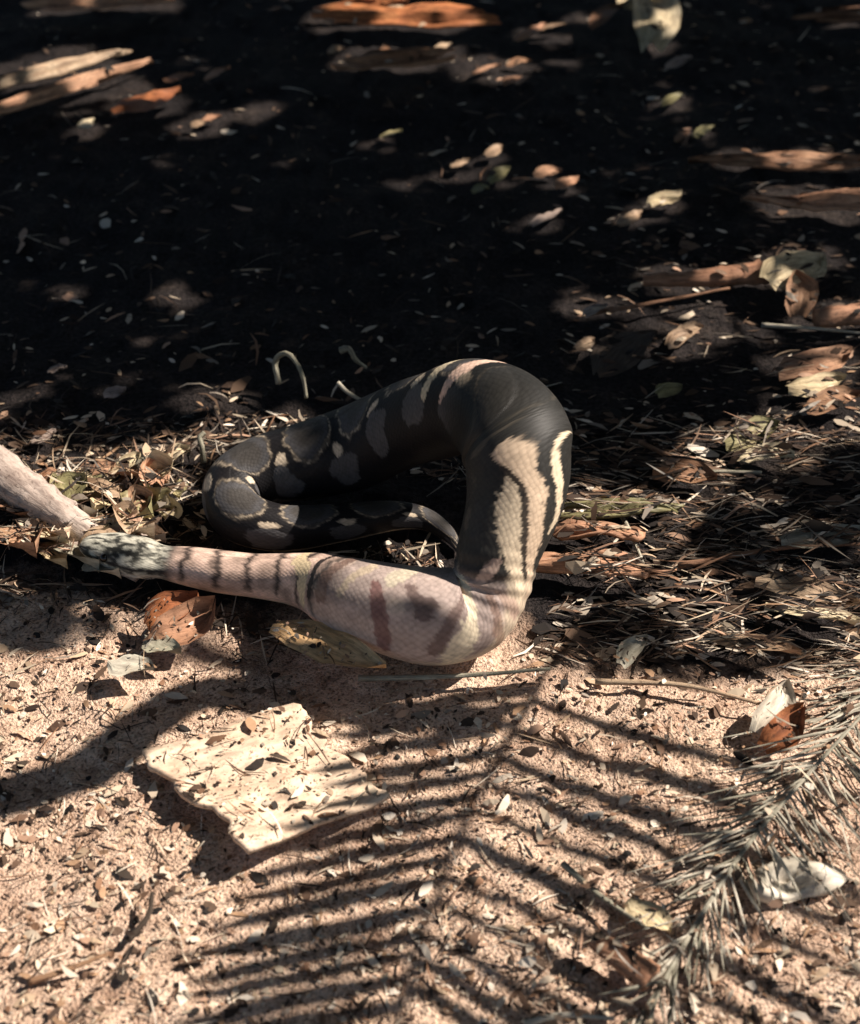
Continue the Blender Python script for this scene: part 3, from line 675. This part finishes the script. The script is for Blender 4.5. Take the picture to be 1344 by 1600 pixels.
# ------------------------------------------------------------------ the snake: one continuous body
def build_snake():
    # (picture x, y, height of the middle of the body, radius, dorsal direction)
    UPV = (0, 0, 1)
    K = [
        (128, 852, .040, .010, UPV), (140, 853, .040, .019, UPV), (160, 857, .038, .024, UPV), (190, 864, .037, .030, UPV), (222, 872, .036, .033, UPV), (252, 878, .034, .026, UPV), (285, 884, .032, .028, UPV),
        (340, 893, .034, .031, UPV), (400, 900, .034, .032, UPV), (460, 906, .039, .037, UPV), (505, 915, .047, .046, UPV), (548, 934, .057, .056, UPV), (605, 952, .063, .062, UPV),
        (670, 963, .067, .066, (0, .1, 1)), (735, 955, .070, .064, (-.35, .25, .9)), (768, 918, .10, .056, (-.7, .45, .45)), (782, 860, .145, .058, (-.8, .5, .15)), (808, 775, .20, .069, (-.75, .6, .25)),
        (812, 705, .24, .076, (-.4, .7, .5)), (785, 655, .25, .074, (-.1, .6, .8)), (735, 637, .225, .069, (.15, .4, .9)), (680, 652, .175, .067, (.3, .2, .9)), (620, 672, .125, .066, (.2, .1, 1)), (550, 702, .082, .065, UPV),
        (478, 722, .064, .060, UPV), (415, 734, .056, .054, UPV), (366, 762, .049, .047, UPV), (372, 804, .042, .041, UPV), (440, 826, .036, .035, UPV), (530, 818, .030, .029, UPV), (610, 806, .024, .023, UPV), (665, 812, .018, .017, UPV), (702, 836, .012, .011, UPV), (718, 860, .007, .005, UPV)]
    C = np.array([P(a, b, c) for a, b, c, d, e in K])
    n = 34
    pts = catmull(C, n)
    rad = catmull(np.array([[k[3], 0, 0] for k in K]), n)[:, 0]
    hint = catmull(np.array([np.array(k[4], float) / np.linalg.norm(k[4]) for k in K]), n)
    # even spacing along the body
    s = np.concatenate([[0], np.cumsum(np.linalg.norm(np.diff(pts, axis=0), axis=1))])
    NS = int(s[-1] / .0021); ss = np.linspace(0, s[-1], NS)
    pts = np.stack([np.interp(ss, s, pts[:, k]) for k in range(3)], 1)
    rad = np.interp(ss, s, rad)
    hint = np.stack([np.interp(ss, s, hint[:, k]) for k in range(3)], 1)
    for _ in range(12):                # relax kinks
        pts[1:-1] = pts[1:-1] * .5 + (pts[:-2] + pts[2:]) * .25
    T = np.gradient(pts, axis=0); T /= np.linalg.norm(T, axis=1)[:, None]
    D = hint - T * (hint * T).sum(1)[:, None]; D /= np.linalg.norm(D, axis=1)[:, None]
    S = np.cross(T, D)
    NT = 120
    th = np.linspace(0, 2 * math.pi, NT, endpoint=False)
    # section: a little flattened, keeled along the back, flat below
    TH = np.broadcast_to(th, (NS, NT))
    SS = np.broadcast_to(ss[:, None], (NS, NT))
    hs = np.clip(SS / .15, 0, 1)         # 0 at the snout, 1 behind the head
    rw = rad[:, None] * np.ones(NT); rh = rw.copy()
    headf = 1 - np.clip((SS - .11) / .06, 0, 1)
    rw = rw * (1 + .10 * headf); rh = rh * (1 - .30 * headf)
    cz, sz = np.cos(TH), np.sin(TH)
    fold_ = np.exp(-((SS - .668) / .035) ** 2) * .022 * np.sin(SS * 360 + np.sin(TH * 2) * 1.5)
    lumps = 1 + fold_ + .035 * (vnoise(SS * 16, TH * 1.2, 41) - .5) + .012 * np.sin(SS * 38 + np.cos(TH) * 2)
    off_d = np.sign(cz) * np.abs(cz) ** .92 * rh * lumps; off_s = np.sign(sz) * np.abs(sz) ** .92 * rw * lumps
    # belly flattens on the ground
    off_d = np.where(cz < 0, off_d * .93, off_d)
    # mouth line and brow on the head
    a = np.abs(((TH + math.pi) % (2 * math.pi)) - math.pi)
    mouth = headf * np.exp(-((a - 1.85) / .09) ** 2) * (SS < .105) * .0035
    brow = headf * np.exp(-((a - .85) / .25) ** 2) * np.exp(-((SS - .045) / .02) ** 2) * .003
    k = 1 + (brow - mouth) / np.maximum(rw, .004)
    V = pts[:, None, :] + D[:, None, :] * (off_d * k)[..., None] + S[:, None, :] * (off_s * k)[..., None]
    V[..., 2] = np.maximum(V[..., 2], -.012)
    # ---------- colouring of the skin: every scale takes one colour
    qs = .0052
    iu = np.round((SS + TH * .055) / qs); iv = np.round((SS - TH * .055) / qs)
    SQ = .35 * SS + .65 * (iu + iv) * qs / 2; TQ = .35 * TH + .65 * (iu - iv) * qs / 2 / .055
    a = np.abs(((TQ + math.pi) % (2 * math.pi)) - math.pi)
    def sstep(x, lo, hi): 
        t = np.clip((x - lo) / (hi - lo), 0, 1); return t * t * (3 - 2 * t)
    side = np.where(np.sin(TQ) >= 0, 1, -1)
    sn = SQ + .012 * (vnoise(SQ * 40, TQ * 3, 51) - .5) + .006 * (vnoise(SQ * 130, TQ * 9, 52) - .5)
    an = a + .22 * (vnoise(SQ * 38 + 9, TQ * 3, 53) - .5) + .1 * (vnoise(SQ * 120, TQ * 9, 54) - .5)
    black = np.array([.010, .009, .010]); olive = np.array([.05, .045, .041]); greyp = np.array([.075, .072, .074]); cream = np.array([.60, .49, .36]); mauve = np.array([.53, .415, .365])
    pink = np.array([.56, .40, .32])
    per = .105
    def cell(x, off): return np.abs(((x / per + off) % 1) - .5) * 2          # 0 in the middle of a cell
    dors = np.sqrt((cell(sn, 0.) / .80) ** 2 + (an / .95) ** 2)             # saddle along the back
    lat = np.sqrt((cell(sn, .5) / .62) ** 2 + ((an - 1.45) / .52) ** 2)      # rounded patches low on the flank
    spot = np.sqrt((cell(sn, .5) / .28) ** 2 + ((an - .82) / .2) ** 2)       # pale spots between
    col = np.broadcast_to(black, (NS, NT, 3)).copy()
    def lay(mask, c):
        nonlocal col
        col = col * (1 - mask[..., None]) + np.asarray(c) * mask[..., None]
    lay(1 - sstep(dors, .80, .90), greyp * .9)
    lay(1 - sstep(dors, .45, .75), olive)
    lay(np.exp(-((dors - .93) / .05) ** 2) * (.35 + .65 * (vnoise(SQ * 150, TQ * 10, 58) > .45)) * .55, cream)
    lay(1 - sstep(lat, .85, .95), greyp)
    lay(1 - sstep(spot, .7, 1.), cream)
    # front coil is washed out mauve, neck pale with narrow dark rings
    front = sstep(SQ, .38, .46) * (1 - sstep(SQ, .655, .69))
    m = vnoise(SQ * 12, TQ * 1.5, 61)
    m2 = vnoise(SQ * 34, TQ * 4, 64)
    fc = np.broadcast_to(mauve, (NS, NT, 3)) * (.55 + .55 * m[..., None] + .4 * m2[..., None])
    col = col * (1 - .68 * front[..., None]) + fc * .68 * front[..., None]
    neck = sstep(SQ, .13, .16) * (1 - sstep(SQ, .38, .46))
    ring = np.exp(-(((sn / .048) % 1 - .5) / .13) ** 2) * (1 - sstep(an, 1.5, 1.9))
    nc = np.broadcast_to(pink, (NS, NT, 3)) * (.55 + .95 * vnoise(SQ * 45, TQ * 3, 63)[..., None])
    nc = nc * (1 - .9 * ring[..., None]) + black * .9 * ring[..., None]
    col = col * (1 - neck[..., None]) + nc * neck[..., None]
    # arched coil: charcoal olive, its top darkened towards black for the shade
    arch = sstep(SQ, .665, .70) * (1 - sstep(SQ, .92, 1.0))
    col = col * (1 - .92 * arch[..., None]) + np.array([.030, .029, .026]) * .85 * (1 - .55 * sstep(SQ, .83, .90))[..., None] * arch[..., None] * (.7 + .6 * m[..., None])
    # belly
    bel = sstep(an, 2.05, 2.25) * (1 - sstep(SQ, .665, .7) * (1 - sstep(SQ, 1.3, 1.4)))
    lay(bel * .85, cream * .9)
    # pale streaks and bands, placed along the body (distance, angle, half length, half angle, slant)
    sth = ((TQ + math.pi) % (2 * math.pi)) - math.pi
    for (poly, cc, amt) in STREAKS:
        best = np.full((NS, NT), 9.)
        for (s0, a0, w0), (s1, a1, w1) in zip(poly[:-1], poly[1:]):
            x0 = SQ - s0; y0 = (((sth - a0 + math.pi) % (2 * math.pi)) - math.pi) * rad[:, None]
            dx = s1 - s0; dy = (((a1 - a0 + math.pi) % (2 * math.pi)) - math.pi) * float(np.interp((s0 + s1) / 2, ss, rad))
            t = np.clip((x0 * dx + y0 * dy) / (dx * dx + dy * dy + 1e-9), 0, 1)
            best = np.minimum(best, np.hypot(x0 - t * dx, y0 - t * dy) / (w0 + (w1 - w0) * t))
        lay((1 - sstep(best + .3 * (vnoise(SQ * 90, TQ * 6, 71) - .5) + .45 * (vnoise(SQ * 38, TQ * 3, 72) - .5) + .5 * (vnoise(SQ * 240, TQ * 15, 73) - .5), .8, 1.05)) * amt, cc)
    # head: grey green with a dark eye stripe
    hd = 1 - sstep(SQ, .12, .15)
    hm = vnoise(SQ * 75, TQ * 4, 66) * .6 + vnoise(SQ * 190, TQ * 11, 67) * .4
    hc = np.array([.035, .035, .03]) + (np.array([.50, .48, .40]) - .035) * sstep(hm, .3, .72)[..., None]
    stripe = np.exp(-((a - 1.35) / .13) ** 2) * sstep(SQ, .04, .055)
    hc = hc * (1 - stripe[..., None]) + black * stripe[..., None]
    lips = sstep(a, 1.6, 1.75)
    hc = hc * (1 - .7 * lips[..., None]) + np.array([.5, .45, .38]) * .7 * lips[..., None]
    col = col * (1 - hd[..., None]) + hc * hd[..., None]
    # dirt freckles
    fr = vnoise(SQ * 300, TQ * 18, 81)
    col = col * (.82 + .36 * fr[..., None])
    # ---------- mesh
    Vf = V.reshape(-1, 3)
    Fc = []
    i0 = (np.arange(NS - 1)[:, None] * NT); kk = np.arange(NT)[None, :]; k2 = (kk + 1) % NT
    quads = np.stack([i0 + kk, i0 + k2, i0 + NT + k2, i0 + NT + kk], -1).reshape(-1, 4)
    org = np.array([pts[NS // 4][0], pts[NS // 4][1], 0])
    V2 = np.vstack([Vf, pts[0] - T[0] * .004, pts[-1]]) - org
    c0, c1 = len(Vf), len(Vf) + 1
    tris = [(c0, (q + 1) % NT, q) for q in range(NT)] + [(c1, (NS - 1) * NT + q, (NS - 1) * NT + (q + 1) % NT) for q in range(NT)]
    me = bpy.data.meshes.new('snake')
    me.from_pydata(V2.tolist(), [], quads.tolist() + tris)
    me.polygons.foreach_set('use_smooth', [True] * len(me.polygons))
    at = me.color_attributes.new('skin', 'FLOAT_COLOR', 'POINT')
    cf = np.ones((len(V2), 4)); cf[:len(Vf), :3] = np.clip(col.reshape(-1, 3), 0, 1); cf[c0, :3] = cf[0, :3]; cf[c1, :3] = cf[c0 - 1, :3]
    at.data.foreach_set('color', cf.ravel())
    uv = np.zeros((len(V2), 2)); uv[:len(Vf), 0] = SS.ravel(); uv[:len(Vf), 1] = (TH * .055).ravel()
    layr = me.uv_layers.new(name='UVMap')
    idx = np.empty(len(me.loops), dtype=np.int32); me.loops.foreach_get('vertex_index', idx)
    layr.data.foreach_set('uv', uv[idx].ravel())
    # skin material: scales
    m, nn, l, b = new_mat('snake skin')
    at = nn.new('ShaderNodeAttribute'); at.attribute_name = 'skin'
    u = nn.new('ShaderNodeUVMap'); mp = nn.new('ShaderNodeMapping'); mp.inputs['Scale'].default_value = (150, 170, 1); mp.inputs['Rotation'].default_value = (0, 0, R(45))
    l.new(u.outputs[0], mp.inputs[0])
    vo = nn.new('ShaderNodeTexVoronoi'); vo.inputs['Scale'].default_value = 1.0; vo.inputs['Randomness'].default_value = .35; l.new(mp.outputs[0], vo.inputs['Vector'])
    rr_ = ramp(nn, [(.0, (1.12, 1.12, 1.12)), (.45, (1, 1, 1)), (.75, (.8, .79, .79))]); l.new(vo.outputs['Distance'], rr_.inputs[0])
    l.new(mix(nn, l, 1.0, at.outputs['Color'], rr_.outputs[0], 'MULTIPLY'), b.inputs['Base Color'])
    inv = nn.new('ShaderNodeMath'); inv.operation = 'SUBTRACT'; inv.inputs[0].default_value = 1; l.new(vo.outputs['Distance'], inv.inputs[1])
    bump(nn, l, inv.outputs[0], b, .0012, .35)
    b.inputs['Roughness'].default_value = .55; b.inputs['Specular IOR Level'].default_value = .22
    o = obj('snake', me, m); o.location = org
    tag(o, 'large dark patterned snake with one raised coil lying in loops on the litter', 'snake')
    settle(o)
    # eyes
    me_m, n2, l2, b2 = new_mat('snake eye'); b2.inputs['Base Color'].default_value = (.01, .008, .006, 1); b2.inputs['Roughness'].default_value = .12
    i = int(.05 / (ss[1] - ss[0]))
    for sg in (-1, 1):
        aa = 1.12
        c = pts[i] + D[i] * math.cos(aa) * rh[i, 0] * 1.0 + S[i] * sg * math.sin(aa) * rw[i, 0] * 1.0 - org
        Vv, Ff = [], []
        for jj in range(7):
            for q in range(10):
                bb = math.pi * jj / 6; a2 = 2 * math.pi * q / 10
                Vv.append(c + .0068 * np.array([math.sin(bb) * math.cos(a2), math.sin(bb) * math.sin(a2), math.cos(bb)]))
        for jj in range(6):
            for q in range(10):
                x, y = jj * 10 + q, jj * 10 + (q + 1) % 10; Ff.append((x, x + 10, y + 10, y))
        obj('eye', mesh('eye', Vv, Ff), me_m, o)
    # debugging aid for placing the marks: picture point -> (distance, angle)
    build_snake.V = V
CREAM = (.62, .51, .37)
BLK = (.012, .010, .011)
STREAKS = [   # ((distance along the body, angle round it, half width), ...), colour, strength
    (((.83, 1.35, .010), (.818, 1.75, .019), (.785, 2.15, .020), (.735, 2.55, .016), (.69, 2.95, .008), (.665, 3.0, .004)), (.56, .43, .31), 1.),
    (((.80, 1.62, .006), (.765, 1.72, .021), (.725, 2.05, .021), (.69, 2.5, .013), (.665, 2.75, .005)), CREAM, 1.),
    (((.81, 1.50, .004), (.785, 1.92, .006), (.735, 2.28, .006), (.685, 2.75, .004)), (.02, .016, .014), .95),
    (((.85, 2.1, .003), (.825, 2.47, .007), (.803, 2.85, .010), (.77, 3.05, .009), (.75, 3.0, .003)), CREAM, 1.),
    (((.90, 2.3, .003), (.87, 2.7, .005), (.84, 3.1, .004)), (.4, .35, .28), .9),
    (((.660, .9, .012), (.628, 1.2, .016), (.598, 1.4, .017), (.584, 1.75, .016), (.575, 2.3, .012)), (.74, .63, .46), 1.),
    (((.625, .2, .006), (.60, .75, .008), (.575, 1.15, .007), (.562, 1.7, .008)), (.13, .075, .065), .7),
    (((.655, 1.7, .006), (.63, 2.1, .008), (.618, 2.6, .006)), (.2, .11, .075), .6),
    (((.49, .3, .008), (.505, .8, .010), (.512, 1.25, .011), (.515, 1.7, .009)), (.16, .06, .055), .75),
    (((.535, .3, .006), (.556, .75, .011), (.552, .95, .007)), (.1, .06, .055), .75),
    (((.47, -.2, .010), (.455, .3, .008), (.45, .8, .006)), (.5, .4, .29), .9),
    (((.43, -.4, .008), (.42, .4, .009), (.425, 1.1, .008)), (.14, .08, .06), .7),
    (((.53, -.3, .012), (.51, .1, .014)), (.55, .48, .36), .9),
    (((.345, -.6, .006), (.345, .1, .011), (.368, .5, .013), (.378, .95, .013), (.38, 1.5, .010)), (.68, .54, .34), 1.),
    (((.395, -.6, .004), (.388, .2, .005), (.396, .6, .006), (.404, 1.2, .006)), BLK, .95),
    (((.66, 1.3, .004), (.69, 1.7, .010), (.70, 1.9, .004)), (.46, .34, .28), .9),
    (((.665, 1.9, .004), (.655, 2.3, .009), (.645, 2.7, .006)), (.42, .3, .24), .9),
    (((1.005, .1, .006), (1.012, -.6, .012), (1.02, -1.4, .006)), (.62, .52, .36), 1.),
    (((.955, .2, .006), (.963, -.6, .013), (.975, -1.4, .006)), (.66, .46, .36), 1.),
]
build_snake()

# ------------------------------------------------------------------ crumbs of litter over everything that lies there
def build_litter():
    allv, allf = [], []
    for v, f in SOLIDS:
        o = len(allv); allv += v; allf += [tuple(i + o for i in q) for q in f]
    bvh = BVHTree.FromPolygons(allv, allf)
    pal = np.array([(.5, .36, .24), (.36, .22, .13), (.22, .12, .07), (.58, .47, .34), (.12, .07, .045), (.44, .27, .18), (.62, .5, .37), (.70, .61, .5), (.66, .56, .44), (.04, .025, .018), (.05, .035, .025)])
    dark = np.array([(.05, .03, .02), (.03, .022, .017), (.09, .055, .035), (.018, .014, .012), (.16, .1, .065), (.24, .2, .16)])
    V, Fc, Cc = [], [], []
    rr = np.random.default_rng(17)
    sx0 = build_snake
    N = 46000
    for k in range(N):
        # spread evenly over the picture so that near ground gets finer crumbs
        px, py = rr.uniform(-150, 1500), rr.uniform(-40, 1680)
        if py < 640 and rr.random() < .86 - .12 * (px > 900): continue
        p = P(px, py, 0)
        hit = bvh.ray_cast(Vector((p[0], p[1], .6)), Vector((0, 0, -1)))
        if hit[0] is None: continue
        q = np.array(hit[0])
        if on_snake(q): continue
        nrm = np.array(hit[1]); nrm = nrm if nrm[2] > 0 else -nrm
        if nrm[2] < .45: continue
        if q[1] < 1.6 and q[2] > .003 and rr.random() < .3: continue
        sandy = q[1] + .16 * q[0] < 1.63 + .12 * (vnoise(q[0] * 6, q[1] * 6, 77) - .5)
        if sandy:
            L = rr.gamma(2.0, .0022) + .002; L = min(L, .03); W = L * rr.uniform(.2, .8)
            if rr.random() < .45: continue
            if rr.random() < .12: L = rr.uniform(.012, .06); W = rr.uniform(.0008, .0028)
            elif rr.random() < .06: L = rr.uniform(.014, .032); W = L * rr.uniform(.25, .5)
            az = rr.uniform(0, 2 * math.pi)
        else:
            L = rr.gamma(2.0, .0065) + .004; L = min(L, .055); W = L * rr.uniform(.1, .55)
            if rr.random() < (.5 if py > 660 else .12): L = rr.uniform(.02, .10); W = rr.uniform(.001, .0042)
            az = rr.normal(0, .5 if px > 780 else 1.0)
        d = np.array([math.cos(az), math.sin(az), 0]); d -= nrm * (d @ nrm); d /= np.linalg.norm(d); h = np.cross(nrm, d)
        d = d + nrm * rr.normal(0, .12); h = h + nrm * rr.normal(0, .3)
        q = q + nrm * (.0015 + rr.uniform(0, .004))
        c = (pal[rr.integers(len(pal))] if rr.random() < (.34 if py < 1000 else .74) else dark[rr.integers(len(dark))]) * rr.uniform(.7, 1.2)  # crumbs mostly dark towards the back, deepening its shade by colour
        bend = rr.normal(0, .12); arc = rr.uniform(-.05, .28); tw = rr.normal(0, .5)
        n0 = len(V)
        for t, w in ((-.5, rr.uniform(.1, .5)), (-.18, rr.uniform(.8, 1.1)), (.16, rr.uniform(.6, 1.1)), (.5, rr.uniform(.05, .4))):
            m = q + d * L * t + h * (bend * L * t * t * 2) + nrm * L * arc * (.25 - t * t)
            hh = h * math.cos(tw * t) + nrm * math.sin(tw * t)
            V += [m + hh * W * .5 * w, m - hh * W * .5 * w * rr.uniform(.7, 1.2)]
        for i in range(3):
            e = n0 + 2 * i; Fc.append((e, e + 1, e + 3, e + 2))
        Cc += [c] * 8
    me = mesh('leaf_litter', V, Fc, None, False)
    at = me.color_attributes.new('tint', 'FLOAT_COLOR', 'POINT')
    at.data.foreach_set('color', np.hstack([np.array(Cc), np.ones((len(Cc), 1))]).ravel())
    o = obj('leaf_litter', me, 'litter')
    tag(o, 'small crumbs of dry leaves and straw scattered over the forest floor', 'leaf litter', kind='stuff')
SNV = build_snake.V.reshape(-1, 3)[::7]
from mathutils.kdtree import KDTree
_kd = KDTree(len(SNV))
for _i, _v in enumerate(SNV): _kd.insert(_v, _i)
_kd.balance()
def on_snake(q): return _kd.find(Vector(q))[2] < .02
build_litter()
